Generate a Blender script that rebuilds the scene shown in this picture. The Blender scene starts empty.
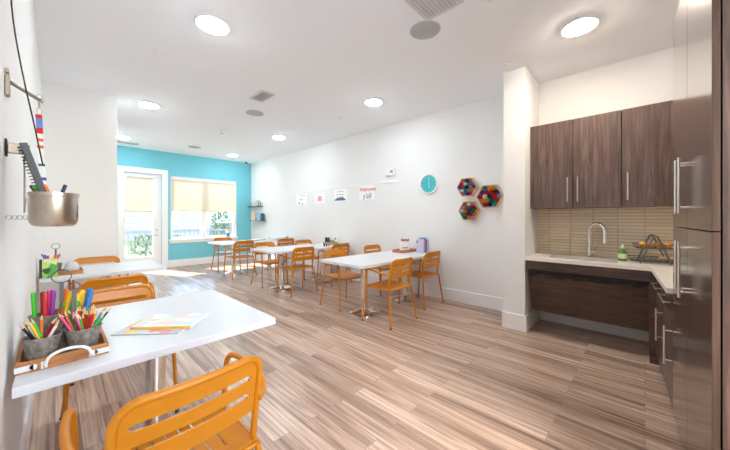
import bpy, bmesh, math, random
from mathutils import Vector, Matrix
random.seed(7)
PI = math.pi
S = bpy.context.scene
COL = S.collection

# ------------------------------------------------------------------ mesh builder
class MB:
    def __init__(s): s.v = []; s.f = []; s.m = []
    def add(s, v, f, mi=0, M=None):
        b = len(s.v)
        for p in v:
            p = Vector(p)
            s.v.append(tuple(M @ p) if M else tuple(p))
        for q in f: s.f.append(tuple(i + b for i in q)); s.m.append(mi)
        return s
    def box(s, x0, x1, y0, y1, z0, z1, mi=0, M=None):
        v = [(x, y, z) for z in (z0, z1) for y in (y0, y1) for x in (x0, x1)]
        f = [(0, 2, 3, 1), (4, 5, 7, 6), (0, 1, 5, 4), (2, 6, 7, 3), (0, 4, 6, 2), (1, 3, 7, 5)]
        return s.add(v, f, mi, M)
    def prism(s, poly, z0, z1, mi=0, M=None):
        n = len(poly)
        v = [(x, y, z0) for x, y in poly] + [(x, y, z1) for x, y in poly]
        f = [tuple(range(n - 1, -1, -1)), tuple(range(n, 2 * n))]
        f += [(i, (i + 1) % n, n + (i + 1) % n, n + i) for i in range(n)]
        return s.add(v, f, mi, M)
    def tube(s, pts, r, n=10, mi=0, M=None, closed=False):
        P = [Vector(p) for p in pts]; k = len(P)
        R = r if isinstance(r, (list, tuple)) else [r] * k
        T = []
        for i in range(k):
            if closed: t = P[(i + 1) % k] - P[i - 1]
            else: t = P[min(i + 1, k - 1)] - P[max(i - 1, 0)]
            T.append(t.normalized())
        up = Vector((0, 0, 1))
        if abs(T[0].dot(up)) > .9: up = Vector((1, 0, 0))
        a = T[0].cross(up).normalized()
        v = []
        for i in range(k):
            a = (a - T[i] * a.dot(T[i])).normalized()
            b = T[i].cross(a)
            for j in range(n):
                th = 2 * PI * j / n
                v.append(P[i] + (a * math.cos(th) + b * math.sin(th)) * R[i])
        f = []
        for i in range(k if closed else k - 1):
            q = ((i + 1) % k) * n
            for j in range(n):
                f.append((i * n + j, i * n + (j + 1) % n, q + (j + 1) % n, q + j))
        if not closed:
            f.append(tuple(range(n - 1, -1, -1))); f.append(tuple(range((k - 1) * n, k * n)))
        return s.add(v, f, mi, M)
    def lathe(s, prof, n=24, mi=0, M=None):
        v = []; k = len(prof)
        for r, z in prof:
            for j in range(n):
                t = 2 * PI * j / n
                v.append((max(r, 1e-5) * math.cos(t), max(r, 1e-5) * math.sin(t), z))
        f = [(i * n + j, i * n + (j + 1) % n, (i + 1) * n + (j + 1) % n, (i + 1) * n + j) for i in range(k - 1) for j in range(n)]
        f.append(tuple(range(n - 1, -1, -1))); f.append(tuple(range((k - 1) * n, k * n)))
        return s.add(v, f, mi, M)
    def build(s, name, mats, parent=None, loc=None, smooth=True, bevel=0, ang=40):
        me = bpy.data.meshes.new(name)
        me.from_pydata(s.v, [], s.f)
        bm = bmesh.new(); bm.from_mesh(me)
        bmesh.ops.recalc_face_normals(bm, faces=bm.faces[:])
        bm.to_mesh(me); bm.free()
        for m in (mats if isinstance(mats, (list, tuple)) else [mats]): me.materials.append(m)
        me.polygons.foreach_set('material_index', s.m)
        if smooth:
            me.polygons.foreach_set('use_smooth', [True] * len(me.polygons))
            me.set_sharp_from_angle(angle=math.radians(ang))
        o = bpy.data.objects.new(name, me); COL.objects.link(o)
        if parent: o.parent = parent
        if loc: o.location = loc
        if bevel:
            b = o.modifiers.new('bevel', 'BEVEL'); b.width = bevel; b.segments = 2; b.limit_method = 'ANGLE'
        return o

def tag(o, label, cat, group=None, kind=None):
    o['label'] = label; o['category'] = cat
    if group: o['group'] = group
    if kind: o['kind'] = kind
    return o
def thing(name, label, cat, loc=(0, 0, 0), rz=0, group=None):
    o = bpy.data.objects.new(name, None); COL.objects.link(o)
    o.empty_display_size = .1
    o.location = loc; o.rotation_euler = (0, 0, rz)
    return tag(o, label, cat, group)
def struct(o): o['kind'] = 'structure'; return o
def dup(root, loc, rz, label, group=None):
    r = root.copy(); COL.objects.link(r); r.location = loc; r.rotation_euler = (0, 0, rz)
    r['label'] = label
    if group: r['group'] = group
    for ch in list(root.children):
        c = ch.copy(); COL.objects.link(c); c.parent = r
        for g in list(ch.children):
            d = g.copy(); COL.objects.link(d); d.parent = c
    return r
def box(*a): return MB().box(*a)
def arc(cx, cy, r, a0, a1, n):
    return [(cx + r * math.cos(a0 + (a1 - a0) * i / n), cy + r * math.sin(a0 + (a1 - a0) * i / n)) for i in range(n + 1)]
def smooth_path(pts, it=2):
    P = [Vector(p) for p in pts]
    for _ in range(it):
        Q = [P[0]]
        for a, b in zip(P, P[1:]): Q += [a * .75 + b * .25, a * .25 + b * .75]
        Q.append(P[-1]); P = Q
    return P

# ------------------------------------------------------------------ materials
def lin(c):
    return tuple(((x / 255) / 12.92 if x <= 10 else ((x / 255 + .055) / 1.055) ** 2.4) for x in c) + (1,)
class NT:
    def __init__(s, name):
        s.mat = bpy.data.materials.new(name); s.mat.use_nodes = True
        s.t = s.mat.node_tree; s.p = s.t.nodes['Principled BSDF']; s.out = s.t.nodes['Material Output']
    def n(s, typ, **kw):
        x = s.t.nodes.new(typ)
        for k, v in kw.items(): setattr(x, k, v)
        return x
    def l(s, a, b): s.t.links.new(a, b)
    def coord(s, scale, rot=(0, 0, 0), kind='Object'):
        c = s.n('ShaderNodeTexCoord'); m = s.n('ShaderNodeMapping')
        m.inputs['Scale'].default_value = scale; m.inputs['Rotation'].default_value = rot
        s.l(c.outputs[kind], m.inputs[0]); return m.outputs[0]
    def ramp(s, fac, stops, interp='LINEAR'):
        r = s.n('ShaderNodeValToRGB'); e = r.color_ramp; e.interpolation = interp
        while len(e.elements) < len(stops): e.elements.new(.5)
        for el, (p, c) in zip(e.elements, stops): el.position = p; el.color = c
        if fac: s.l(fac, r.inputs[0])
        return r.outputs[0]
    def mix(s, f, a, b, mode='MIX'):
        m = s.n('ShaderNodeMix', data_type='RGBA', blend_type=mode)
        for sock, val in ((m.inputs[0], f), (m.inputs[6], a), (m.inputs[7], b)):
            if isinstance(val, bpy.types.NodeSocket): s.l(val, sock)
            else: sock.default_value = val
        return m.outputs[2]
def mat(name, c, rough=.5, metal=0, noise=.04, scale=30, coat=0, bump=0):
    k = NT(name); col = lin(c)
    k.p.inputs['Roughness'].default_value = rough; k.p.inputs['Metallic'].default_value = metal
    k.p.inputs['Coat Weight'].default_value = coat
    nz = k.n('ShaderNodeTexNoise'); nz.inputs['Scale'].default_value = scale; nz.inputs['Detail'].default_value = 3
    k.l(k.coord((1, 1, 1)), nz.inputs['Vector'])
    lo = tuple(x * (1 - noise) for x in col[:3]) + (1,); hi = tuple(min(1, x * (1 + noise)) for x in col[:3]) + (1,)
    k.l(k.ramp(nz.outputs['Fac'], [(.3, lo), (.7, hi)]), k.p.inputs['Base Color'])
    if bump:
        b = k.n('ShaderNodeBump'); b.inputs['Strength'].default_value = bump; b.inputs['Distance'].default_value = .002
        k.l(nz.outputs['Fac'], b.inputs['Height']); k.l(b.outputs[0], k.p.inputs['Normal'])
    return k.mat
def wood(name, dark, light, scale=(30, 30, 2), rough=.4, coat=0, kind='Object'):
    k = NT(name)
    v = k.coord(scale, kind=kind)
    nz = k.n('ShaderNodeTexNoise'); nz.inputs['Scale'].default_value = 1.0; nz.inputs['Detail'].default_value = 6; nz.inputs['Roughness'].default_value = .6
    nz.inputs['Distortion'].default_value = .6
    k.l(v, nz.inputs['Vector'])
    k.l(k.ramp(nz.outputs['Fac'], [(.3, lin(dark)), (.55, lin(tuple((a + b) // 2 for a, b in zip(dark, light)))), (.75, lin(light))]), k.p.inputs['Base Color'])
    k.p.inputs['Roughness'].default_value = rough; k.p.inputs['Coat Weight'].default_value = coat
    k.p.inputs['Coat Roughness'].default_value = .15
    return k.mat

WALL = mat('wall_paint', (239, 239, 238), .85, noise=.01)
KWALL = WALL
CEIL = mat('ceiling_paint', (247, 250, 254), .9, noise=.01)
BLUE = mat('turquoise_paint', (120, 200, 214), .8, noise=.015)
TRIM = mat('white_trim', (243, 243, 243), .45, noise=.01)
WHITE = mat('white_laminate', (220, 222, 225), .3, noise=.01)
PAPER = mat('white_paper', (245, 244, 242), .8, noise=.01)
ORANGE = mat('ochre_powder_coat', (203, 126, 12), .38, noise=.03)
FOOT = mat('dark_glide', (70, 50, 35), .6)
CHROME = mat('chrome', (232, 228, 222), .12, 1)
STEEL = mat('brushed_steel', (200, 188, 175), .3, 1, noise=.06, scale=80)
NICKEL = mat('satin_nickel', (214, 205, 195), .28, 1)
COUNTER = mat('white_quartz', (238, 230, 222), .3, noise=.03, scale=150)
DARK = mat('dark_metal', (52, 52, 54), .5, .6)
BLACK = mat('black', (25, 25, 27), .5)
GREY = mat('grey_grille', (182, 182, 184), .7)
LGREY = mat('light_grey', (215, 215, 216), .6)
IRON = mat('grey_iron', (104, 104, 106), .5, .4)
GREYBOOK = mat('slate_cover', (84, 87, 92), .6)
CAB = wood('dark_wood_veneer', (66, 49, 42), (132, 106, 94), (38, 38, 2.2), .42, .4)
PANTRY = wood('glossy_wood_veneer', (66, 48, 40), (118, 94, 82), (42, 42, 1.6), .25, 1)
PANTRY.node_tree.nodes['Principled BSDF'].inputs['IOR'].default_value = 1.9
CABH = wood('dark_wood_panel', (56, 40, 33), (112, 84, 68), (38, 3, 30), .4, .1)
TRAYW = wood('tray_wood', (148, 88, 44), (214, 150, 86), (8, 50, 50), .55)
PINE = wood('light_wood', (206, 170, 132), (238, 210, 176), (30, 30, 30), .6)
GALV = wood('galvanised_metal', (108, 96, 86), (186, 180, 172), (55, 55, 40), .5)
GALV.node_tree.nodes['Principled BSDF'].inputs['Metallic'].default_value = .35
SHADE = None
def colour(c, rough=.45): return mat('plastic_%d_%d_%d' % c, c, rough, noise=.02)
_cc = {}
def C(c, rough=.45):
    if c not in _cc: _cc[c] = colour(c, rough)
    return _cc[c]

# floor planks
k = NT('oak_plank_floor')
v = k.coord((1, 1, 1), (0, 0, PI / 2))
br = k.n('ShaderNodeTexBrick'); br.offset = .37; br.offset_frequency = 2
for nm, val in (('Scale', 1), ('Mortar Size', .0016), ('Mortar Smooth', .3), ('Brick Width', 1.15), ('Row Height', .11), ('Bias', 0)): br.inputs[nm].default_value = val
br.inputs['Color1'].default_value = (0, 0, 0, 1); br.inputs['Color2'].default_value = (1, 1, 1, 1); br.inputs['Mortar'].default_value = (.3, .3, .3, 1)
k.l(v, br.inputs['Vector'])
tone = k.ramp(br.outputs['Color'], [(0, lin((178, 157, 143))), (.35, lin((206, 184, 169))), (.7, lin((220, 200, 186))), (1, lin((230, 212, 199)))])
sh = k.n('ShaderNodeVectorMath', operation='MULTIPLY_ADD'); sh.inputs[1].default_value = (13, 29, 0)
k.l(br.outputs['Color'], sh.inputs[0]); k.l(k.coord((1, 1, 1)), sh.inputs[2])
def streak(sx, sy, dist, stops):
    mp = k.n('ShaderNodeMapping'); mp.inputs['Scale'].default_value = (sx, sy, 1); k.l(sh.outputs[0], mp.inputs[0])
    g = k.n('ShaderNodeTexNoise'); g.inputs['Scale'].default_value = 1; g.inputs['Detail'].default_value = 6; g.inputs['Roughness'].default_value = .6; g.inputs['Distortion'].default_value = dist
    k.l(mp.outputs[0], g.inputs['Vector']); return k.ramp(g.outputs['Fac'], stops)
wide = streak(15, .55, 1.6, [(.3, lin((122, 100, 88))), (.45, lin((216, 200, 189))), (.62, lin((255, 250, 244)))])
fine = streak(60, 1.6, .8, [(.3, lin((176, 160, 150))), (.55, lin((250, 246, 243))), (.7, lin((255, 253, 250)))])
colr = k.mix(.8, tone, wide, 'MULTIPLY')
colr = k.mix(.8, colr, fine, 'MULTIPLY')
mk = k.n('ShaderNodeMath', operation='MULTIPLY'); mk.inputs[1].default_value = .55; k.l(br.outputs['Fac'], mk.inputs[0])
colr = k.mix(mk.outputs[0], colr, lin((96, 76, 64)))
k.l(colr, k.p.inputs['Base Color'])
k.p.inputs['Roughness'].default_value = .3
FLOOR = k.mat

# glass tile backsplash (world X-normal wall: use Y and Z)
k = NT('stacked_tile')
c = k.n('ShaderNodeTexCoord'); sp = k.n('ShaderNodeSeparateXYZ'); cb = k.n('ShaderNodeCombineXYZ')
k.l(c.outputs['Object'], sp.inputs[0]); k.l(sp.outputs['Y'], cb.inputs[0]); k.l(sp.outputs['Z'], cb.inputs[1])
br = k.n('ShaderNodeTexBrick'); br.offset = 0
for nm, val in (('Scale', 1), ('Mortar Size', .0035), ('Mortar Smooth', .1), ('Brick Width', .22), ('Row Height', .036)): br.inputs[nm].default_value = val
br.inputs['Color1'].default_value = lin((234, 214, 182)); br.inputs['Color2'].default_value = lin((247, 231, 203)); br.inputs['Mortar'].default_value = lin((200, 176, 142))
k.l(cb.outputs[0], br.inputs['Vector']); k.l(br.outputs['Color'], k.p.inputs['Base Color'])
b = k.n('ShaderNodeBump'); b.inputs['Strength'].default_value = .3; b.inputs['Distance'].default_value = .002; b.invert = True
k.l(br.outputs['Fac'], b.inputs['Height']); k.l(b.outputs[0], k.p.inputs['Normal'])
k.p.inputs['Roughness'].default_value = .25
TILE = k.mat

def emit(name, c, s):
    k = NT(name); e = k.n('ShaderNodeEmission'); e.inputs[0].default_value = c; e.inputs[1].default_value = s
    k.l(e.outputs[0], k.out.inputs[0]); return k.mat
LAMP = emit('lamp_lens', (.83, .94, 1, 1), 60)
LAMPW = emit('warm_lamp_lens', (1, .88, .72, 1), 100)

k = NT('window_glass'); tr = k.n('ShaderNodeBsdfTransparent'); gl = k.n('ShaderNodeBsdfGlossy'); mx = k.n('ShaderNodeMixShader'); fr = k.n('ShaderNodeFresnel')
gl.inputs['Roughness'].default_value = .02; fr.inputs[0].default_value = 1.25
tr.inputs[0].default_value = (.97, .99, .99, 1)
k.l(fr.outputs[0], mx.inputs[0]); k.l(tr.outputs[0], mx.inputs[1]); k.l(gl.outputs[0], mx.inputs[2]); k.l(mx.outputs[0], k.out.inputs[0])
GLASS = k.mat
k = NT('shade_fabric'); df = k.n('ShaderNodeBsdfDiffuse'); tl = k.n('ShaderNodeBsdfTranslucent'); mx = k.n('ShaderNodeMixShader')
nz = k.n('ShaderNodeTexNoise'); nz.inputs['Scale'].default_value = 1; k.l(k.coord((250, 250, 250)), nz.inputs['Vector'])
cr = k.ramp(nz.outputs['Fac'], [(.3, lin((234, 224, 207))), (.7, lin((242, 233, 218)))])
k.l(cr, df.inputs[0]); k.l(cr, tl.inputs[0]); mx.inputs[0].default_value = .28
k.l(df.outputs[0], mx.inputs[1]); k.l(tl.outputs[0], mx.inputs[2]); k.l(mx.outputs[0], k.out.inputs[0])
SHADE = k.mat
k = NT('green_bottle'); k.p.inputs['Base Color'].default_value = lin((120, 190, 50)); k.p.inputs['Transmission Weight'].default_value = .35; k.p.inputs['Roughness'].default_value = .15
SOAP = k.mat

def patch(name, cols, scale=9, rough=.5):
    k = NT(name); vo = k.n('ShaderNodeTexVoronoi'); vo.inputs['Scale'].default_value = scale
    k.l(k.coord((1, 1.6, 1)), vo.inputs['Vector'])
    sp = k.n('ShaderNodeSeparateColor'); k.l(vo.outputs['Color'], sp.inputs[0])
    n = len(cols)
    k.l(k.ramp(sp.outputs[0], [(i / n, lin(c)) for i, c in enumerate(cols)], 'CONSTANT'), k.p.inputs['Base Color'])
    k.p.inputs['Roughness'].default_value = rough
    return k.mat

# ------------------------------------------------------------------ room shell
XL, XR, YF, HC, YP, XP = -.12, 4.33, 9.15, 3.05, 5.54, .62
YB = -1.9
def sbox(name, m, *a): return struct(box(*a).build(name, m, smooth=False))
sbox('floor', FLOOR, XL - .2, XR + .2, YB - .2, YF + .2, -.1, 0)
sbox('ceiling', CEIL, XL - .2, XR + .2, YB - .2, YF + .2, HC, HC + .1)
sbox('wall_left', WALL, XL - .15, XL, YB, YP, 0, HC)
sbox('wall_right', WALL, XR, XR + .15, YB, YF, 0, HC)
m = MB(); m.box(XL, .05, YB - .15, YB, 0, HC); m.box(2.05, XR, YB - .15, YB, 0, HC); m.box(.05, 2.05, YB - .15, YB, 0, .95); m.box(.05, 2.05, YB - .15, YB, 2.75, HC)
struct(m.build('wall_back', WALL, smooth=False))
w2 = struct(MB().box(.05, .11, YB - .1, YB - .05, .95, 2.75).build('added_fill_window', TRIM, smooth=False))  # unseen window added behind the camera to let in fill daylight
m = MB(); m.box(1.99, 2.05, YB - .1, YB - .05, .95, 2.75); m.box(1.02, 1.08, YB - .1, YB - .05, 1.01, 2.69); m.box(.11, 1.99, YB - .1, YB - .05, .95, 1.01); m.box(.11, 1.99, YB - .1, YB - .05, 2.69, 2.75)
m.build('window_frame', TRIM, w2, smooth=False)
for xa, xb in ((.11, 1.02), (1.08, 1.99)): box(xa, xb, YB - .08, YB - .074, 1.01, 2.69).build('pane', GLASS, w2, smooth=False)
sbox('wall_partition', WALL, XL - .15, XP, YP, YF, 0, HC)
sbox('wall_kitchen', WALL, 2.2, XR, -.95, -.80, 0, HC)
sbox('wall_stub', WALL, 3.72, XR, 1.0, 1.235, 0, HC)
# far wall with openings for door and window
DX0, DX1, DZ = 1.14, 1.92, 2.44
WX0, WX1, WZ0, WZ1 = 2.12, 3.86, .735, 2.43
m = MB()
y0, y1 = YF, YF + .18
m.box(XP, DX0, y0, y1, 0, HC); m.box(DX0, DX1, y0, y1, DZ, HC); m.box(DX1, WX0, y0, y1, 0, HC)
m.box(WX0, WX1, y0, y1, 0, WZ0); m.box(WX0, WX1, y0, y1, WZ1, HC); m.box(WX1, XR, y0, y1, 0, HC)
struct(m.build('wall_far', BLUE, smooth=False))
# baseboards
BH = .185
def bb(name, *a): return struct(box(*a).build(name, TRIM, smooth=False, bevel=.004))
bb('baseboard_left', XL, XL + .016, YB, YP, 0, BH)
bb('baseboard_right', XR - .016, XR, 1.235, YF, 0, BH)
bb('baseboard_kitchen', XR - .016, XR, -.8, 1.0, 0, BH)
bb('baseboard_far', 2.06, XR - .016, YF - .016, YF, 0, BH)
bb('baseboard_partition', XL + .016, XP, YP - .016, YP, 0, BH)
m = MB(); m.box(3.704, 3.72, 1.0 - .016, 1.235 + .016, 0, BH); m.box(3.72, XR - .016, 1.0 - .016, 1.0, 0, BH); m.box(3.72, XR - .016, 1.235, 1.251, 0, BH)
struct(m.build('baseboard_stub', TRIM, smooth=False, bevel=.003))
sbox('trim_1', TILE, XR - .012, XR, -.79, 1.0, .867, 1.424)   # tile backsplash

# door
d = struct(box(DX0, DX1, YF + .05, YF + .10, .01, .33).build('door_1', TRIM, smooth=False))
m = MB(); m.box(DX0, DX0 + .03, YF + .05, YF + .10, .33, DZ); m.box(1.735, DX1, YF + .05, YF + .10, .33, DZ); m.box(DX0 + .03, 1.735, YF + .05, YF + .10, 2.33, DZ)
o = struct(m.build('door_stile', TRIM, d, smooth=False))
m = MB(); m.box(1.03, DX0, YF - .02, YF, 0, DZ + .13); m.box(DX1, 2.055, YF - .02, YF, 0, DZ + .13); m.box(DX0, DX1, YF - .02, YF, DZ, DZ + .13)
m.box(DX0 - .0, DX0 + .005, YF, YF + .05, 0, DZ)
m.build('door_casing', TRIM, d, smooth=False)
box(DX0 + .03, 1.735, YF + .07, YF + .076, .33, 2.33).build('pane', GLASS, d, smooth=False)
RX = Matrix.Rotation(PI / 2, 4, 'X')
def at(x, y, z, R=None):
    t = Matrix.Translation((x, y, z)); return t @ R if R else t
MB().lathe([(.03, 0), (.03, .012), (.01, .02)], 16, 0, at(1.825, YF + .05, 1.0, RX)).build('deadbolt', NICKEL, d)
mm = MB().lathe([(.028, 0), (.028, .01), (.011, .014), (.011, .05)], 16, 0, at(1.825, YF + .05, .86, RX)); mm.tube([(1.825, YF + .005, .86), (1.72, YF + .005, .86)], .009)
mm.build('lever_handle', NICKEL, d)
# window
w = struct(box(WX0, WX1, YF + .09, YF + .15, WZ0, WZ0 + .06).build('window_1', TRIM, smooth=False))
m = MB(); m.box(WX0, WX0 + .06, YF + .09, YF + .15, WZ0 + .06, WZ1); m.box(WX1 - .06, WX1, YF + .09, YF + .15, WZ0 + .06, WZ1); m.box(WX0 + .06, WX1 - .06, YF + .09, YF + .15, WZ1 - .06, WZ1)
m.box(WX0, WX0 + .012, YF, YF + .09, WZ0, WZ1); m.box(WX1 - .012, WX1, YF, YF + .09, WZ0, WZ1); m.box(WX0 + .012, WX1 - .012, YF, YF + .09, WZ1 - .012, WZ1)
m.build('window_frame', TRIM, w, smooth=False)
box(2.89, 3.04, YF + .085, YF + .155, WZ0 + .06, WZ1 - .06).build('mullion', TRIM, w, smooth=False)
m = MB(); m.box(WX0 - .05, WX1 + .05, YF - .05, YF, WZ0 - .035, WZ0 - .001); m.box(WX0, WX1, YF, YF + .09, WZ0 - .035 + .034, WZ0 + .012); m.box(WX0 - .03, WX1 + .03, YF - .018, YF, WZ0 - .1, WZ0 - .035)
m.build('window_sill', TRIM, w, smooth=False, bevel=.003)
box(WX0 + .06, 2.89, YF + .117, YF + .123, WZ0 + .06, WZ1 - .06).build('pane', GLASS, w, smooth=False)
box(3.04, WX1 - .06, YF + .117, YF + .123, WZ0 + .06, WZ1 - .06).build('pane', GLASS, w, smooth=False)
# roller shades
def shade(x0, x1, y, zt, zb, label):
    t = thing('roller_shade', label, 'window shade', ((x0 + x1) / 2, y, zb))
    hw = (x1 - x0) / 2
    box(-hw, hw, -.001, .001, .02, zt - zb - .06).build('fabric', SHADE, t, smooth=False)
    box(-hw, hw, -.006, .006, 0, .02).build('hem_bar', mat('hem_' + str(int(x0 * 100)), (214, 198, 170), .6), t, bevel=.002)
    box(-hw, hw, -.03, .03, zt - zb - .07, zt - zb).build('headrail', TRIM, t, bevel=.004)
shade(DX0 + .035, 1.73, YF + .015, 2.40, 1.47, 'cream roller shade half lowered over the glass door')
shade(WX0 + .02, WX1 - .02, YF + .045, WZ1 - .014, 1.50, 'wide cream roller shade half lowered over the window beside the door')

# ------------------------------------------------------------------ ceiling fittings
lamp_pos = [(.976, 2.81, 'round recessed ceiling light nearest the left wall, topmost left in the photo', 0), (.99, 5.51, 'round ceiling light just in front of the white partition', 0),
            (1.0, 8.13, 'round ceiling light near the glass door, half hidden by the partition', 0), (3.27, .43, 'round ceiling light over the kitchen corner', 1), (3.28, 2.94, 'round ceiling light over the nearest right-hand table', 0),
            (3.31, 5.70, 'round ceiling light over the middle right-hand table', 0), (3.38, 8.25, 'small round ceiling light nearest the turquoise wall corner', 0),]
lg = None
for x, y, lb, warm in lamp_pos:
    t = thing('recessed_light', lb, 'ceiling light', (x, y, HC), 0, 'recessed ceiling lights')
    if lg is None:
        a = MB(); P = [(.118, -.001), (.15, -.001), (.15, -.008), (.135, -.018), (.118, -.014), (.118, -.001)]
        n = 40; v = []; f = []
        for r, z in P[:-1]:
            for j in range(n): v.append((r * math.cos(2 * PI * j / n), r * math.sin(2 * PI * j / n), z))
        q = len(P) - 1
        for i in range(q):
            for j in range(n): f.append((i * n + j, i * n + (j + 1) % n, ((i + 1) % q) * n + (j + 1) % n, ((i + 1) % q) * n + j))
        a.add(v, f); ring = a.build('trim_ring', TRIM, t)
        lens = MB().lathe([(.117, -.004), (.117, -.014), (.105, -.028), (.065, -.037), (.001, -.04)], 40).build('lens', LAMP, t)
        lensw = bpy.data.meshes[lens.data.name].copy(); lensw.materials[0] = LAMPW
        lg = (ring, lens)
    else:
        for s_ in lg:
            c = s_.copy(); COL.objects.link(c); c.parent = t
            if warm and s_ is lens: c.data = lensw
for x, y, lb in ((2.36, 1.476, 'large round grey ceiling speaker nearest the kitchen'), (2.28, 4.685, 'round grey ceiling speaker beside the square vent mid-room'), (2.36, 8.0, 'faint round ceiling speaker near the turquoise wall')):
    t = thing('ceiling_speaker', lb, 'speaker', (x, y, HC), 0, 'round ceiling speakers')
    MB().lathe([(.135, -.001), (.135, -.006), (.128, -.008)], 36).build('grille', GREY, t)
    MB().lathe([(.142, -.0005), (.142, -.004), (.136, -.005), (.136, -.0005)], 36).build('rim', LGREY, t)
def vent(x, y, hx, hy, lb, m=LGREY, dark=(120, 120, 122)):
    t = thing('ceiling_vent', lb, 'air vent', (x, y, HC), 0, 'ceiling air vents')
    a = MB(); a.box(-hx, hx, -hy, -hy + .025, -.012, -.001); a.box(-hx, hx, hy - .025, hy, -.012, -.001); a.box(-hx, -hx + .025, -hy + .025, hy - .025, -.012, -.001); a.box(hx - .025, hx, -hy + .025, hy - .025, -.012, -.001)
    a.build('frame', m, t)
    box(-hx + .025, hx - .025, -hy + .025, hy - .025, -.003, -.001).build('backing', C(dark, .8), t)
    a = MB(); nn = 9
    for i in range(nn):
        yy = -hy + .03 + (2 * hy - .06) * (i + .5) / nn
        a.box(-hx + .025, hx - .025, yy - .006, yy + .004, -.010, -.004)
    a.build('louvre', m, t)
vent(2.035, 3.96, .10, .19, 'rectangular ceiling vent in the middle of the ceiling beside a speaker')
vent(2.09, 1.22, .17, .17, 'square ceiling grille at the top edge of the photo', LGREY, (200, 200, 202))
vent(1.15, 8.66, .2, .1, 'grey ceiling vent above the glass door, beside the partition', GREY, (90, 90, 90))
for x, y, lb in ((.739, 3.678, 'small white sprinkler cap on the left part of the ceiling'), (3.489, 1.12, 'small sprinkler cap on the ceiling beside the white pillar'), (2.392, .897, 'small sprinkler at the top edge of the photo'), (3.416, 3.847, 'tiny sprinkler cap beyond the light over the nearest right-hand table')):
    t = thing('sprinkler', lb, 'sprinkler', (x, y, HC), 0, 'ceiling sprinklers')
    MB().lathe([(.045, -.001), (.045, -.004), (.03, -.012)], 24).build('escutcheon', TRIM, t)
    MB().lathe([(.018, -.012), (.018, -.02), (.005, -.024)], 16).build('head', TRIM, t)
t = thing('smoke_detector', 'white smoke detector on the ceiling between the far lights', 'smoke detector', (2.30, 6.13, HC))
MB().lathe([(.075, -.001), (.075, -.02), (.055, -.045), (.02, -.05)], 28).build('housing', TRIM, t)
MB().lathe([(.03, -.05), (.03, -.056)], 16).build('sensor_cap', GREY, t)
o = tag(MB().lathe([(.03, 0), (.03, -.03), (.015, -.05)], 14, 0).build('security_camera', DARK, None, (4.1, 8.99, HC - .001)), 'tiny dark dome on the ceiling at the turquoise corner', 'camera')

# ------------------------------------------------------------------ tables
def table(x0, x1, y0, y1, cols, lb, br=.225):
    cx, cy = (x0 + x1) / 2, (y0 + y1) / 2
    t = thing('pedestal_table', lb, 'table', (cx, cy, 0), 0, 'white pedestal tables')
    hx, hy = (x1 - x0) / 2, (y1 - y0) / 2
    box(-hx, hx, -hy, hy, .704, .74).build('tabletop', WHITE, t, smooth=False, bevel=.003)
    for x, y in cols:
        M = Matrix.Translation((x - cx, y - cy, 0))
        MB().lathe([(.05, .045), (.05, .69), (.11, .692), (.11, .703)], 32, 0, M).build('column', CHROME, t)
        MB().lathe([(br, 0), (br, .014), (br - .012, .024), (.15, .036), (.075, .05), (.05, .062)], 48, 0, M).build('base', CHROME, t)
    return t
T3X = (2.5, 4.27)
table(-.1, .87, 1.53, 2.51, [(.395, 2.03)], 'white square table at the left wall nearest the camera, with the bucket tray')
table(-.1, .9, 4.07, 4.88, [(.4, 4.48)], 'white table at the left wall in front of the partition')
table(*T3X, 2.42, 3.24, [(2.96, 2.83), (3.9, 2.83)], 'nearest of the long white tables along the right wall')
table(*T3X, 4.48, 5.33, [(2.91, 4.90), (3.86, 4.9)], 'middle long white table along the right wall')
table(*T3X, 6.66, 7.55, [(2.93, 7.1), (3.86, 7.1)], 'farthest long white table, under the window end of the room')

# ------------------------------------------------------------------ chairs
def sheet(us, vs, hole, fn, th):
    """grid sheet with holes, thickened along a local normal"""
    bm = bmesh.new(); V = {}
    def vt(i, j):
        if (i, j) not in V: V[i, j] = bm.verts.new(fn(us[i], vs[j]))
        return V[i, j]
    for i in range(len(us) - 1):
        for j in range(len(vs) - 1):
            if hole((us[i] + us[i + 1]) / 2, (vs[j] + vs[j + 1]) / 2): continue
            bm.faces.new((vt(i, j), vt(i + 1, j), vt(i + 1, j + 1), vt(i, j + 1)))
    bmesh.ops.recalc_face_normals(bm, faces=bm.faces[:])
    bmesh.ops.solidify(bm, geom=bm.faces[:], thickness=th)
    a = MB(); bm.verts.index_update()
    a.add([tuple(x.co) for x in bm.verts], [tuple(x.index for x in f.verts) for f in bm.faces])
    bm.free(); return a
def back_pt(u, z):          # centre surface of the backrest; u in metres
    t = (z - .44) / .34
    return (u, -.185 - .055 * t ** 1.2 + .028 * (u / .22) ** 2 - .012, z)
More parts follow.
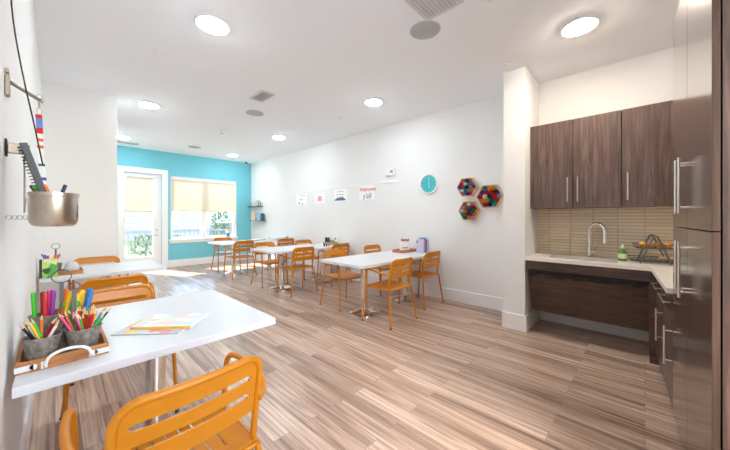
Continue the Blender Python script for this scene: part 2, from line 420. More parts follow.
def make_chair():
    t = thing('armchair', '', 'chair', (0, 0, 0), 0, 'ochre metal armchairs')
    # backrest
    zb, zt, hw, rc = .575, .797, .212, .065
    def half(z):
        d = zt - z
        if d < rc: return hw - rc + math.sqrt(max(0, rc * rc - (rc - d) ** 2))
        return hw
    us = [-1, -.93, -.86, -.81] + [-.7 + .1 * i for i in range(15)] + [.81, .86, .93, 1]
    vs = [zb, .60, .640, .646, .657, .663, .686, .710, .716, .727, .733, .755, .77, .782, .791, .7945, zt]
    def hole(u, z):
        for a, b in ((.640, .663), (.710, .733)):
            if a < z < b:
                lim = .86 if a + .006 < z < b - .006 else .81
                return abs(u) < lim
        return False
    sheet(us, vs, hole, lambda u, z: back_pt(u * half(z), z), .006).build('backrest', ORANGE, t)
    # frame around the back, one bent tube
    L = []
    for z in (.44, .5, .56, .62, .68, zt - rc): L.append(back_pt(-hw - .004 + .01 * 0, z))
    for i in range(1, 7):
        a = PI - PI / 2 * i / 6
        L.append(back_pt(-hw - .004 + rc + rc * math.cos(a), zt - rc + (rc + .004) * math.sin(a)))
    for i in range(1, 8): L.append(back_pt((-hw + rc) + (2 * hw - 2 * rc) * i / 8, zt + .004))
    L += [(-x, y, z) for x, y, z in reversed(L[:-7])] if False else []
    R = [(-p[0], p[1], p[2]) for p in reversed(L[:12])]
    MB().tube(L + R, .0125, 10).build('back_frame', ORANGE, t)
    # seat
    sl_ = [-.135 + .045 * i for i in range(7)]
    nx = [-.215, -.205, -.18] + sorted([q + e for q in sl_ for e in (-.0035, .0035)] + [q + .0225 for q in sl_[:-1]]) + [.18, .205, .215]
    ny = [-.19, -.18, -.15, -.135, -.06, .02, .10, .16, .175, .205, .225]
    def sh_(x, y):
        if not (-.135 < y < .16): return False
        return any(abs(x - q) < .003 for q in sl_)
    sheet(nx, ny, sh_, lambda x, y: (x, y, .452 - .012 * (1 - (x / .215) ** 2) - (.02 * max(0, (y - .16) / .065) ** 2) + .008 * max(0, (-y - .12) / .07)), .005).build('seat', ORANGE, t)
    a = MB()
    a.tube(smooth_path([(-.222, -.185, .44), (-.226, .06, .442), (-.222, .2, .438), (-.19, .222, .43), (0, .225, .428), (.19, .222, .43), (.222, .2, .438), (.226, .06, .442), (.222, -.185, .44)]), .010, 8)
    a.tube([(-.216, -.19, .44), (0, -.2, .432), (.216, -.19, .44)], .010, 8)
    a.build('seat_frame', ORANGE, t)
    for s in (-1, 1):
        lg = MB().tube([(s * .268, -.25, 0.006), (s * .245, -.222, .22), (s * .220, -.196, .44)], .0115, 10).build('leg', ORANGE, t)
        MB().lathe([(.013, 0), (.013, .012), (.0118, .016)], 10, 0, at(s * .268, -.25, 0)).build('foot', FOOT, lg)
        lg = MB().tube([(s * .268, .205, 0.006), (s * .263, .19, .22), (s * .256, .172, .44)], .0115, 10).build('leg', ORANGE, t)
        MB().lathe([(.013, 0), (.013, .012), (.0118, .016)], 10, 0, at(s * .268, .205, 0)).build('foot', FOOT, lg)
        MB().tube(smooth_path([(s * .256, .172, .44), (s * .255, .162, .55), (s * .262, .15, .672), (s * .285, .06, .672), (s * .292, -.06, .655), (s * .27, -.17, .64), (s * .216, -.212, .625)], 3), .0125, 10).build('arm', ORANGE, t)
        MB().tube([(s * .256, .172, .44), (s * .224, .165, .440)], .009, 8).build('bracket', ORANGE, t)
    return t
chair0 = make_chair(); first = [True]
def chair(x, y, rz, lb):
    if first[0]:
        chair0.location = (x, y, 0); chair0.rotation_euler = (0, 0, rz); chair0['label'] = lb; first[0] = False
    else: dup(chair0, (x, y, 0), rz, lb)
for a in ((.308, 1.268, math.radians(3), 'ochre armchair in the foreground, seen from behind, near side of the bucket table'),
          (.30, 2.50, PI, 'ochre armchair pushed in at the far side of the bucket table'),
          (.36, 3.50, 0, 'ochre armchair at the near side of the second left-wall table'),
          (.37, 4.85, PI, 'ochre armchair tucked behind the second left-wall table by the partition'),
          (2.98, 2.41, 0, 'ochre armchair at the near side of the nearest right-hand table, left of two'),
          (3.90, 2.53, 0, 'ochre armchair at the near side of the nearest right-hand table, beside the right wall'),
          (3.03, 3.31, PI, 'ochre armchair tucked under the far side of the nearest right-hand table, left end'),
          (4.03, 3.42, PI, 'ochre armchair at the far side of the nearest right-hand table, by the wall'),
          (2.96, 4.49, 0, 'ochre armchair at the near side of the middle right-hand table, left end'),
          (3.88, 4.56, 0, 'ochre armchair at the near side of the middle right-hand table, by the wall'),
          (2.95, 5.41, PI, 'ochre armchair at the far side of the middle right-hand table, left end'),
          (3.90, 5.42, PI, 'ochre armchair at the far side of the middle right-hand table, by the wall'),
          (2.88, 6.64, 0, 'ochre armchair at the near side of the farthest table, left end'),
          (3.92, 6.62, 0, 'ochre armchair at the near side of the farthest table, by the wall'),
          (2.98, 7.66, PI, 'ochre armchair at the window side of the farthest table')):
    chair(*a)

# ------------------------------------------------------------------ kitchen
def pull(parent, p, axis, ln, out):
    """bar pull: p centre on the door face, axis unit vector along bar, out = vector from face to bar"""
    p = Vector(p); axis = Vector(axis); out = Vector(out)
    a = MB(); b = p + out
    a.tube([b - axis * ln / 2, b + axis * ln / 2], .006, 12)
    for s in (-1, 1):
        q = p + axis * s * (ln / 2 - .03); a.tube([q, q + out], .0045, 10)
    return a.build('bar_handle', NICKEL, parent)
# upper cabinets on the right wall
UX, UZ0, UZ1 = 3.93, 1.425, 2.40
def upper(y0, y1, hs, lb):
    t = thing('wall_cabinet', lb, 'cabinet', ((UX + XR) / 2, (y0 + y1) / 2, UZ0), 0, 'dark wood wall cabinets')
    ox, oy = (UX + XR) / 2, (y0 + y1) / 2
    box(UX + .022 - ox, XR - .002 - ox, y0 - oy, y1 - oy, 0, UZ1 - UZ0).build('body', CAB, t, smooth=False)
    dr = box(UX - ox, UX + .02 - ox, y0 + .003 - oy, y1 - .003 - oy, 0, UZ1 - UZ0).build('door', CAB, t, smooth=False, bevel=.002)
    hy = (y0 + .045 if hs < 0 else y1 - .045) - oy
    pull(dr, (UX - ox, hy, .20), (0, 0, 1), .27, (-.035, 0, 0))
upper(.578, .975, -1, 'leftmost dark wood wall cabinet above the sink, beside the pillar')
upper(.172, .575, 1, 'middle dark wood wall cabinet above the sink and faucet')
upper(-.79, .169, 1, 'right dark wood wall cabinet above the fruit basket')
tag(box(-.2, .2, -.012, .012, 0, UZ1 - UZ0).build('filler_strip', CAB, None, (4.13, .9875, UZ0), smooth=False), 'narrow dark wood strip between the wall cabinets and the pillar', 'filler strip')
# return run frame: local x runs along the return towards the camera, local y into the cabinets
RA = PI + math.atan2(.058, .9983)
RO = Vector((3.68, -.04, 0))
MR = Matrix.Translation(RO) @ Matrix.Rotation(RA, 4, 'Z')
def rl(x, y): q = MR @ Vector((x, y, 0)); return (q.x, q.y)
# worktop (L shape with a sink cut-out)
CT, CB = .865, .832
SX0, SX1, SY0, SY1 = 3.83, 4.13, .20, .80
a = MB()
a.box(3.68, SX0, -.04, .998, CB, CT); a.box(SX1, XR - .013, -.04, .998, CB, CT); a.box(SX0, SX1, SY1, .998, CB, CT); a.box(SX0, SX1, -.04, SY0, CB, CT)
a.prism([(3.68, -.04), rl(.999, 0), rl(.999, .64), (4.317, -.79), (4.317, -.04)], CB, CT)
tag(a.build('worktop', COUNTER, None, (0, 0, 0), smooth=False), 'white quartz worktop running round the kitchen corner', 'worktop')
t = thing('sink', 'undermount steel sink sunk in the white worktop below the faucet', 'sink', ((SX0 + SX1) / 2, (SY0 + SY1) / 2, .70))
a = MB(); hx, hy = (SX1 - SX0) / 2, (SY1 - SY0) / 2
a.box(-hx, hx, -hy, hy, 0, .004); a.box(-hx - .004, -hx, -hy, hy, 0, CB - .70); a.box(hx, hx + .004, -hy, hy, 0, CB - .70); a.box(-hx, hx, -hy - .004, -hy, 0, CB - .70); a.box(-hx, hx, hy, hy + .004, 0, CB - .70)
a.build('bowl', STEEL, t, smooth=False)
MB().lathe([(.045, .004), (.045, .007), (.03, .0075)], 20).build('drain', CHROME, t)
# faucet
t = thing('faucet', 'arched steel pull-down faucet behind the sink', 'faucet', (4.19, .46, CT))
MB().lathe([(.03, 0), (.03, .008), (.022, .012), (.022, .10), (.017, .11)], 24).build('body', CHROME, t)
pth = [(0, 0, .10), (0, 0, .27)] + [(-.075 + .075 * math.cos(a_), 0, .27 + .085 * math.sin(a_)) for a_ in [PI * i / 12 for i in range(1, 12)]] + [(-.15, 0, .26)]
pth = [(x * .45, x * .95, z * 1.08) for x, y, z in pth]
MB().tube(pth, .0165, 12).build('spout', CHROME, t)
MB().tube([(-.0675, -.1425, .285), (-.068, -.144, .17)], [.0155, .02], 14).build('spray_head', CHROME, t)
a = MB(); a.tube([(0, -.018, .07), (0, -.05, .07)], .017, 14); a.tube([(0, -.045, .07), (-.02, -.075, .13)], .006, 8)
a.build('lever', CHROME, t)
# sink cabinet: apron, knee panel, corner stile
t = thing('sink_cabinet', 'dark wood front below the sink with a slanted knee panel', 'cabinet', (3.7, .48, 0))
b0 = Vector((3.7, .48, 0))
box(0, .02, -.51, .503, .733, CB - .001).build('apron', CABH, t, smooth=False, bevel=.002)
a = MB(); a.add([(.125, -.507, .645), (.143, -.507, .645), (.222, -.507, .225), (.204, -.507, .225), (.125, .495, .645), (.143, .495, .645), (.222, .495, .225), (.204, .495, .225)],
                [(0, 1, 2, 3), (7, 6, 5, 4), (0, 4, 5, 1), (1, 5, 6, 2), (2, 6, 7, 3), (3, 7, 4, 0)])
a.build('knee_panel', CABH, t, smooth=False)
box(.106, .122, -.508, .50, .668, .80).build('gap_shade_board', BLACK, t, smooth=False)  # black board added so the gap below the apron looks shaded
box(0, .02, -.575, -.51, .0, CB - .001).build('corner_stile', CABH, t, smooth=False)
box(.02, .6, -.53, -.51, .0, CB - .001).build('side_panel', CABH, t, smooth=False)
# base cabinets of the return
def base_unit(x0, x1, lb):
    o = MR @ Vector(((x0 + x1) / 2, .34, 0))
    t = thing('base_cabinet', lb, 'cabinet', o, RA, 'dark wood base cabinets')
    hw = (x1 - x0) / 2; f = -.31
    box(-hw, hw, f + .022, .28, .10, CB - .001).build('body', CABH, t, smooth=False)
    box(-hw, hw, f + .07, .25, 0, .10).build('toe_kick', CABH, t, smooth=False)
    dr = box(-hw + .002, hw - .002, f, f + .02, .68, CB - .006).build('drawer', CABH, t, smooth=False, bevel=.002)
    pull(dr, (0, f, .752), (1, 0, 0), .30, (0, -.035, 0))
    dd = box(-hw + .002, hw - .002, f, f + .02, .11, .675).build('door', CAB, t, smooth=False, bevel=.002)
    pull(dd, (hw - .05, f, .485), (0, 0, 1), .25, (0, -.035, 0))
base_unit(.03, .515, 'dark wood base cabinet in the kitchen corner, farther from the pantry')
base_unit(.518, .998, 'dark wood base cabinet next to the tall pantry')
# tall pantry cabinets
EDGE = wood('wood_edge', (62, 44, 34), (112, 84, 66), (60, 60, 2), .65)
def tall_unit(x0, x1, side, lb):
    o = MR @ Vector(((x0 + x1) / 2, .34, 0))
    t = thing('pantry_cabinet', lb, 'cabinet', o, RA, 'tall dark wood pantry cabinets')
    hw = (x1 - x0) / 2; f = -.31
    box(-hw, hw, f + .027, .29, .08, 2.54).build('body', CAB, t, smooth=False)
    box(-hw, hw, f + .07, .25, 0, .08).build('toe_kick', CABH, t, smooth=False)
    for z0, z1, hz in ((.08, 1.256, 1.05), (1.260, 2.54, 1.474)):
        q = box(-hw + .0015, hw - .0015, f, f + .022, z0, z1); q.m[4] = q.m[5] = 1
        dr = q.build('door', [PANTRY, EDGE], t, smooth=False, bevel=.002)
        pull(dr, (side * (hw - .05), f, hz), (0, 0, 1), .28, (0, -.035, 0))
tall_unit(1.001, 1.468, 1, 'tall dark wood pantry beside the worktop, farther from the camera')
tall_unit(1.47, 1.967, -1, 'tall dark wood pantry nearest the camera at the right edge of the photo')
# soap bottle
t = thing('soap_bottle', 'green dish soap bottle with white cap on the worktop', 'bottle', (4.07, .17, CT))
MB().lathe([(.03, 0), (.036, .006), (.037, .05), (.033, .09), (.018, .115), (.013, .12), (.013, .128)], 20).build('bottle', SOAP, t)
MB().lathe([(.015, .128), (.015, .15), (.008, .155), (.007, .175)], 14).build('cap', PAPER, t)
MB().lathe([(.0376, .025), (.0376, .075)], 20).build('wrap_label', C((228, 236, 205)), t)
# tiered basket
t = thing('fruit_basket', 'two-tier dark wire basket with wooden handle on the worktop corner', 'basket', (4.06, -.06, CT), math.radians(8))
for s in (-1, 1): MB().tube([(s * .1, -.11, .0035), (s * .1, -.012, .27), (s * .1, .012, .27), (s * .1, .11, .0035)], .007, 8).build('a_frame', IRON, t)
MB().tube([(-.1, 0, .272), (.1, 0, .272)], .011, 12).build('handle', TRAYW, t)
def tray_wire(z, hx, hy, nm):
    a = MB()
    for zz, q in ((z, 0), (z + .035, .012)):
        a.tube([(-hx - q, -hy - q, zz), (hx + q, -hy - q, zz), (hx + q, hy + q, zz), (-hx - q, hy + q, zz)], .0048, 6, closed=True)
    for i in range(7):
        x = -hx + 2 * hx * i / 6; a.tube([(x, -hy, z), (x, hy, z)], .002, 6)
    for i in range(9):
        y = -hy + 2 * hy * i / 8
        for s in (-1, 1): a.tube([(s * hx, y, z), (s * (hx + .012), y, z + .035)], .0026, 6)
        a.tube([(-hx, y, z), (hx, y, z)], .0026, 6)
    a.build(nm, IRON, t)
tray_wire(.02, .09, .17, 'lower_tier'); tray_wire(.15, .09, .135, 'upper_tier')
def ball(r, n=14): return [(r * math.sin(PI * i / n), -r * math.cos(PI * i / n)) for i in range(n + 1)]
LEM = C((240, 178, 30)); ORG = C((236, 150, 30))
M8 = Matrix.Translation((4.06, -.06, CT)) @ Matrix.Rotation(math.radians(8), 4, 'Z')
for i, (x, y, c, lb) in enumerate(((-.045, .085, LEM, 'yellow lemon at the left end of the top basket tier'), (-.04, .025, ORG, 'orange second from the left in the top basket tier'), (-.045, -.035, LEM, 'yellow lemon third from the left in the top basket tier'), (-.04, -.095, ORG, 'orange at the right end of the top basket tier'))):
    q = M8 @ Vector((x, y, .183)); tag(MB().lathe([(r, z) for r, z in ball(.029)], 18).build('citrus', c, None, q), lb, 'fruit', 'citrus in the top basket tier')
for i, (x, y, c, lb) in enumerate(((-.03, -.06, (224, 180, 160), 'pinkish bread roll left of another in the lower basket tier'), (-.03, -.13, (206, 160, 140), 'brownish bread roll at the right end of the lower basket tier'))):
    q = M8 @ Vector((x, y, .05)); tag(MB().lathe([(r * 1.15, z * .8) for r, z in ball(.030)], 18).build('bread_roll', C(c), None, q), lb, 'bread', 'rolls in the lower basket tier')

# ------------------------------------------------------------------ right wall decorations
RY = Matrix.Rotation(-PI / 2, 4, 'Y')      # local +z -> -x (out of the right wall)
t = thing('wall_clock', 'round turquoise wall clock with white rim on the right wall', 'clock', (XR, 2.62, 1.88))
n = 44
MB().lathe([(.172, .001), (.172, .03), (.165, .038), (.148, .038), (.146, .018)], n, 0, RY).build('rim', TRIM, t)
MB().lathe([(.146, .016), (.146, .019)], n, 0, RY).build('face', C((64, 190, 196)), t)
a = MB()
for i in range(12):
    M = RY @ Matrix.Rotation(2 * PI * i / 12, 4, 'Z'); a.box(.112, .134, -.003, .003, .0192, .0205, 0, M)
a.build('hour_marks', C((205, 238, 238)), t)
for an, ln, wd, nm in ((math.radians(186), .075, .005, 'hour_hand'), (math.radians(2), .115, .004, 'minute_hand')):
    box(-.012, ln, -wd, wd, .021, .023).build(nm, C((205, 238, 238)), t).matrix_local = RY @ Matrix.Rotation(an, 4, 'Z')
MB().lathe([(.009, .019), (.009, .026)], 14, 0, RY).build('hub', C((205, 238, 238)), t)
tag(box(-.012, 0, -1.85, 1.85, -.012, .012).build('display_rail', TRIM, None, (XR - .001, 5.12, 1.985), bevel=.002), 'long thin white display rail above the paper signs', 'rail')
t = thing('alarm_box', 'small white alarm box on the wall above the display rail', 'alarm', (XR, 3.45, 2.10))
box(-.04, 0, -.10, .10, 0, .13).build('housing', TRIM, t, bevel=.006)
box(-.043, -.04, -.075, -.02, .05, .09).build('lens', C((150, 150, 150)), t)
# paper signs
def text_mesh(s, size, m, name, parent, M, shear=0, ext=.0006):
    cu = bpy.data.curves.new(name, 'FONT'); cu.body = s; cu.size = size; cu.shear = shear; cu.extrude = ext; cu.align_x = 'CENTER'; cu.align_y = 'CENTER'; cu.offset = .0015
    tmp = bpy.data.objects.new('tmp_text', cu); COL.objects.link(tmp)
    dg = bpy.context.evaluated_depsgraph_get(); me = bpy.data.meshes.new_from_object(tmp.evaluated_get(dg))
    bpy.data.objects.remove(tmp); me.transform(M); me.materials.clear(); me.materials.append(m)
    o = bpy.data.objects.new(name, me); COL.objects.link(o); o.parent = parent; return o
# basis for writing on the right wall (seen from -x): text right -> -y, text up -> +z, normal -> -x
TW = Matrix(((0, 0, -1, 0), (-1, 0, 0, 0), (0, 1, 0, 0), (0, 0, 0, 1)))
SHEET = mat('sign_board', (252, 252, 252), .6, noise=.005)
def sign(y, z, w, h, lb):
    t = thing('paper_sign', lb, 'sign', (XR, y, z), 0, 'paper signs under the display rail')
    box(-.010, -.001, -w / 2, w / 2, -h / 2, h / 2).build('sheet', SHEET, t, smooth=False)
    return t
def wallmat(x, y, z=.0105): return TW @ Matrix.Translation((x, y, z))
s = sign(4.05, 1.815, .43, .30, 'white sign reading Welcome yall in red and slate lettering')
text_mesh('Welcome', .112, C((222, 88, 80)), 'red_lettering', s, wallmat(0, .07), .35)
text_mesh("y'all", .15, C((120, 140, 166)), 'slate_lettering', s, wallmat(0, -.065), .15)
s = sign(4.85, 1.805, .40, .27, 'white sign with two grey text lines over a slate-blue skyline')
a = MB()
for r, (x0, x1) in ((.085, (-.11, .10)), (.02, (-.14, .13))):
    x = x0
    while x < x1: l_ = random.uniform(.02, .045); a.box(x, min(x + l_, x1), r - .012, r + .012, 0, .0008, 0, wallmat(0, 0)); x += l_ + .012
a.build('grey_lines', C((190, 192, 196)), s)
a = MB()
for x, h in ((-.17, .03), (-.13, .045), (-.09, .07), (-.05, .055), (-.01, .08), (.03, .06), (.07, .085), (.11, .05), (.15, .03)): a.box(x - .022, x + .022, -.11, -.11 + h, 0, .0008, 0, wallmat(0, 0))
a.build('skyline_print', C((96, 114, 142)), s)
s = sign(5.58, 1.775, .42, .26, 'white sign with bold pink lettering blocks')
a = MB()
for x in (-.045, .0, .05): a.box(x - .018, x + .018, -.06, .05, 0, .0008, 0, wallmat(0, 0)); 
a.build('pink_blocks', C((236, 120, 150)), s)
a = MB()
for i in range(8): a.box(-.16 + i * .045, -.135 + i * .045, .095, .108, 0, .0008, 0, wallmat(0, 0))
a.build('grey_dots', C((180, 184, 190)), s)
s = sign(6.34, 1.78, .44, .28, 'white sign with scattered small dots round a pale pink centre, farthest along the rail')
a = MB(); random.seed(3)
for i in range(10):
    x, y_ = random.uniform(-.19, .19), random.choice([random.uniform(.08, .125), random.uniform(-.125, -.08)]); a.box(x - .014, x + .014, y_ - .012, y_ + .012, 0, .0008, 0, wallmat(0, 0))
a.build('dots', C((120, 124, 132)), s)
a = MB()
for i in range(5): a.box(-.09 + i * .035, -.068 + i * .035, -.02, .025, 0, .0008, 0, wallmat(0, 0))
a.build('pink_marks', C((240, 178, 196)), s)
# hexagon shelves with felt rosettes
ros = {}
def rosette(col, p, R, lb, grp):
    if col not in ros:
        a = MB().lathe([(.98, 0), (1, .25), (.85, .62), (.72, .45), (.62, .72), (.48, .55), (.36, .8), (.22, .6), (.12, .85), (.01, .8)], 12, 0, RY)
        ros[col] = a.build('felt_rosette', C(col, .9), None, p); o = ros[col]
    else:
        o = ros[col].copy(); COL.objects.link(o); o.location = p
    o.scale = (.095, R, R); tag(o, lb, 'felt flower', grp)
names = {(232, 40, 120): 'magenta', (66, 110, 205): 'blue', (238, 190, 60): 'yellow', (250, 245, 240): 'white', (60, 190, 200): 'turquoise', (220, 50, 50): 'red', (240, 170, 190): 'pale pink', (120, 90, 150): 'purple', (24, 120, 120): 'teal', (240, 150, 50): 'orange', (40, 60, 130): 'navy', (190, 180, 200): 'lilac', (40, 170, 120): 'green'}
inv = {v_: k_ for k_, v_ in names.items()}
def hexbox(y, z, R, cols, where):
    t = thing('hexagon_shelf', 'light wood hexagon wall box of felt flowers, %s' % where, 'shelf', (XR, y, z), 0, 'hexagon wall boxes')
    th = .009; dp = .07; P = [(R * math.cos(PI / 3 * i), R * math.sin(PI / 3 * i)) for i in range(6)]; Q = [(x * (1 - th / R / .866), y_ * (1 - th / R / .866)) for x, y_ in P]
    for i in range(6):
        j = (i + 1) % 6
        v = [(-h, q[0], q[1]) for h in (.001, dp) for q in (P[i], P[j], Q[j], Q[i])]
        MB().add(v, [(0, 1, 2, 3), (7, 6, 5, 4), (0, 4, 5, 1), (1, 5, 6, 2), (2, 6, 7, 3), (3, 7, 4, 0)]).build('side_panel', PINE, t, smooth=False)
    v = [(-h, q[0], q[1]) for h in (.001, .008) for q in Q]
    MB().add(v, [tuple(range(6)), tuple(range(11, 5, -1))] + [(i, (i + 1) % 6, 6 + (i + 1) % 6, 6 + i) for i in range(6)]).build('back_panel', C((222, 208, 196)), t, smooth=False)
    rr = R * .178; pts = []
    dy = rr * 2.02
    for row in range(-2, 3):
        nn = 5 - abs(row) if abs(row) < 3 else 0
        for c_ in range(nn): pts.append(((c_ - (nn - 1) / 2) * dy, row * dy * .866))
    pts = [p_ for p_ in pts if abs(p_[1]) + rr * .97 < (R - th) * .866 and abs(p_[0]) * .866 + abs(p_[1]) * .5 + rr * .97 < (R - th) * .866]
    for i, p_ in enumerate(pts):
        cn = cols[i % len(cols)]
        rosette(inv[cn], (XR - .0085, y - p_[0], z + p_[1]), rr, '%s felt rosette inside the %s hexagon box' % (cn, where.split(' of')[0]), '%s rosettes, %s hexagon' % (cn, where.split(' of')[0]))
hexbox(1.945, 1.775, .158, ['pale pink', 'blue', 'magenta', 'white', 'turquoise', 'lilac', 'yellow', 'blue', 'orange', 'navy'], 'upper left of three')
hexbox(1.61, 1.62, .185, ['red', 'navy', 'turquoise', 'yellow', 'yellow', 'teal', 'red', 'magenta', 'white', 'teal', 'red', 'lilac', 'purple', 'magenta'], 'right and largest of three')
hexbox(1.915, 1.418, .162, ['green', 'yellow', 'pale pink', 'turquoise', 'magenta', 'purple', 'orange', 'white', 'yellow', 'teal'], 'lower left of three')
# corner shelves
def cshelf(y0, y1, z, lb):
    t = thing('wall_shelf', lb, 'shelf', (XR, (y0 + y1) / 2, z), 0, 'thin black corner shelves')
    h = (y1 - y0) / 2
    box(-.13, -.001, -h, h, 0, .014).build('board', DARK, t)
    for s in (-1, 1): MB().tube([(-.004, s * (h - .06), 0), (-.004, s * (h - .06), .12), (-.12, s * (h - .06), .014)], .004, 6).build('bracket', DARK, t)
cshelf(8.36, 9.12, 1.655, 'upper thin black wall shelf by the turquoise corner')
cshelf(8.16, 8.98, 1.22, 'lower thin black wall shelf by the turquoise corner')
def book(x, y, z, w, d, h, c, lb, rz=0, cat='book', grp=None, name='book', tilt=0, page=True, cm=None):
    t = thing(name, lb, cat, (x, y, z), rz, grp)
    cm = cm or C(c)
    a = MB(); a.box(-w / 2, w / 2, -d / 2, -d / 2 + .003, 0, h); a.box(-w / 2, w / 2, d / 2 - .003, d / 2, 0, h); a.box(-w / 2, -w / 2 + .003, -d / 2 + .003, d / 2 - .003, 0, h)
    a.build('cover', cm, t, smooth=False)
    box(-w / 2 + .003, w / 2 - .005, -d / 2 + .003, d / 2 - .003, .004, h - .004).build('pages', PAPER, t, smooth=False)
    if tilt: t.rotation_euler = (tilt, 0, rz)
    return t
def ring_frame(x, y, z, r, lb):
    M = Matrix.Rotation(math.radians(-100), 4, 'Y')
    t = thing('round_frame', lb, 'ornament', (x, y, z))
    MB().tube([(0, r * math.cos(2 * PI * i / 24), r + .006 + r * math.sin(2 * PI * i / 24)) for i in range(24)], .006, 8, closed=True).build('hoop', DARK, t)
    MB().tube([(0, r * math.cos(i * PI / 4 + .4), r + .006 + r * math.sin(i * PI / 4 + .4)) for i in (0, 4)], .004, 6).build('bar', DARK, t)
ring_frame(4.26, 8.60, 1.669, .085, 'dark wire hoop ornament at the left on the upper corner shelf')
ring_frame(4.25, 8.44, 1.669, .075, 'dark wire hoop ornament at the right on the upper corner shelf')
book(4.25, 8.40, 1.234, .11, .22, .23, (140, 198, 214), 'pale blue book standing on the lower corner shelf')
book(4.25, 8.235, 1.234, .10, .05, .2, (60, 90, 130), 'navy book at the right end of the lower corner shelf')
book(4.25, 8.72, 1.234, .11, .2, .24, (236, 206, 178), 'peach book standing at the left of the lower corner shelf')
tag(MB().lathe([(r, z + .05) for r, z in ball(.05)], 16).build('globe_ornament', C((60, 80, 80)), None, (4.25, 8.565, 1.234)), 'small dark round ornament in front of the pale blue book', 'ornament')

# ------------------------------------------------------------------ items on the right-hand tables
def wtray(cx, cy, z, hx, hy, h, name, lb, rz=0, m=TRAYW, cat='tray', th=.012):
    t = thing(name, lb, cat, (cx, cy, z), rz)
    box(-hx, hx, -hy, hy, 0, .008).build('bottom', m, t, smooth=False)
    for q in ((-hx, hx, -hy, -hy + th), (-hx, hx, hy - th, hy), (-hx, -hx + th, -hy + th, hy - th), (hx - th, hx, -hy + th, hy - th)):
        box(*q, .008, h).build('side', m, t, smooth=False, bevel=.002)
    return t
REDW = wood('red_wood', (170, 96, 66), (214, 142, 106), (8, 50, 50), .6)
wtray(4.06, 2.94, .74, .19, .11, .045, 'wooden_tray', 'reddish wooden tray at the wall end of the nearest right-hand table', 0, REDW)
def card(x, y, z, w, h, rz, lb, cols, cat='card'):
    t = thing('card_stand', lb, cat, (x, y, z), rz)
    box(-w / 2, w / 2, 0, .02, 0, h).build('panel', PAPER, t, smooth=False)
    a = MB()
    for i, (u, v, uw, vh) in enumerate(cols): a.box(u - uw, u + uw, -.001, 0, v - vh, v + vh)
    return t, a
t, a = card(4.06, 2.93, .749, .17, .24, math.radians(-42), 'white card with maroon block lettering standing in the reddish tray', [(-.055, .19, .012, .02), (-.025, .185, .012, .02), (.005, .19, .012, .02), (.035, .185, .012, .02), (.06, .19, .009, .02)])
a.build('lettering', C((150, 50, 66)), t)
MB().box(-.04, .05, -.001, 0, .05, .065).build('dark_line', C((60, 70, 74)), t)
for i in range(5): tag(MB().lathe([(.012, 0), (.012, .05), (.008, .06)], 10).build('paint_tube', C((240, 234, 236)), None, (3.90 + i * .033, 2.87 + .012, .749)), 'small white paint tube in the reddish tray before the card', 'paint tube', 'white tubes in the reddish tray')
t = thing('magazine_file', 'clear grey file box holding books at the wall end of the nearest right-hand table', 'file box', (4.175, 2.66, .74))
LIL = C((186, 190, 212))
box(-.08, .08, -.07, .07, 0, .006).build('bottom', LIL, t); box(-.08, -.076, -.07, .07, .006, .16).build('side', LIL, t); box(.076, .08, -.07, .07, .006, .21).build('side', LIL, t)
box(-.076, .076, .066, .07, .006, .2).build('back', LIL, t)
for i, (c, h, nm) in enumerate((((206, 186, 212), .22, 'pale lilac'), ((200, 70, 100), .2, 'crimson'), ((70, 140, 200), .24, 'blue'), ((120, 96, 150), .21, 'violet'), ((236, 220, 190), .215, 'cream'))):
    book(4.175 - .055 + i * .027, 2.655, .7465, .022, .12, h, c, '%s book standing in the file box on the nearest right-hand table' % nm)
# middle table
t = thing('supply_caddy', 'small olive supply caddy on the wall end of the middle right-hand table', 'caddy', (4.12, 4.95, .74))
OL = C((168, 160, 120))
box(-.1, .1, -.13, .13, 0, .05).build('tray', OL, t)
box(-.02, .02, -.12, .12, .05, .09).build('divider', OL, t)
for i, (c, nm) in enumerate((((30, 50, 60), 'dark'), ((60, 70, 90), 'slate'))): tag(MB().lathe([(.03, 0), (.03, .09), (.02, .1)], 14).build('ink_bottle', C(c), None, (4.07, 5.03 - i * .075, .7905)), '%s small jar on the olive caddy' % nm, 'jar')
t, a = card(4.19, 4.88, .7905, .14, .16, math.radians(-60), 'white card with a red spot standing on the olive caddy', [(.01, .07, .02, .018)])
a.build('red_spot', C((220, 90, 110)), t)
for i, (c, nm) in enumerate((((60, 40, 50), 'dark'), ((150, 60, 160), 'purple'), ((230, 120, 60), 'orange'))):
    tag(MB().lathe([(.018, 0), (.018, .05), (.012, .055)], 12).build('paint_pot', C(c), None, (3.72 + i * .06, 4.66, .74)), '%s paint pot near the edge of the middle right-hand table' % nm, 'paint pot')
# farthest table
for i, (x, y, c, lb) in enumerate(((3.58, 7.28, (130, 140, 146), 'grey closed folder lying on the farthest table'),)):
    t = thing('folder', lb, 'folder', (x, y, .74), .3); box(-.2, .2, -.14, .14, 0, .02).build('cover', C(c), t, bevel=.003); box(-.19, .195, -.135, .135, .02, .024).build('sheet', PAPER, t)
t = thing('paper_tray', 'white desk paper tray on the wall end of the farthest table', 'tray', (4.05, 7.0, .74))
for z in (.0, .07): box(-.16, .16, -.2, .2, z, z + .006).build('shelf', LGREY, t)
for sx in (-1, 1):
    for sy in (-1, 1): box(sx * .155 - .005, sx * .155 + .005, sy * .195 - .005, sy * .195 + .005, .006 if True else 0, .07).build('post', GREY, t)
tag(box(-.15, .15, -.18, .18, 0, .01).build('paper_stack', PAPER, None, (4.05, 7.0, .8165)), 'stack of white paper in the desk tray on the farthest table', 'paper')
tag(MB().lathe([(.03, 0), (.034, .09), (.031, .09), (.028, .005)], 16).build('tumbler', C((150, 190, 196)), None, (4.15, 6.74, .74)), 'small pale teal cup on the farthest table near the wall', 'cup')

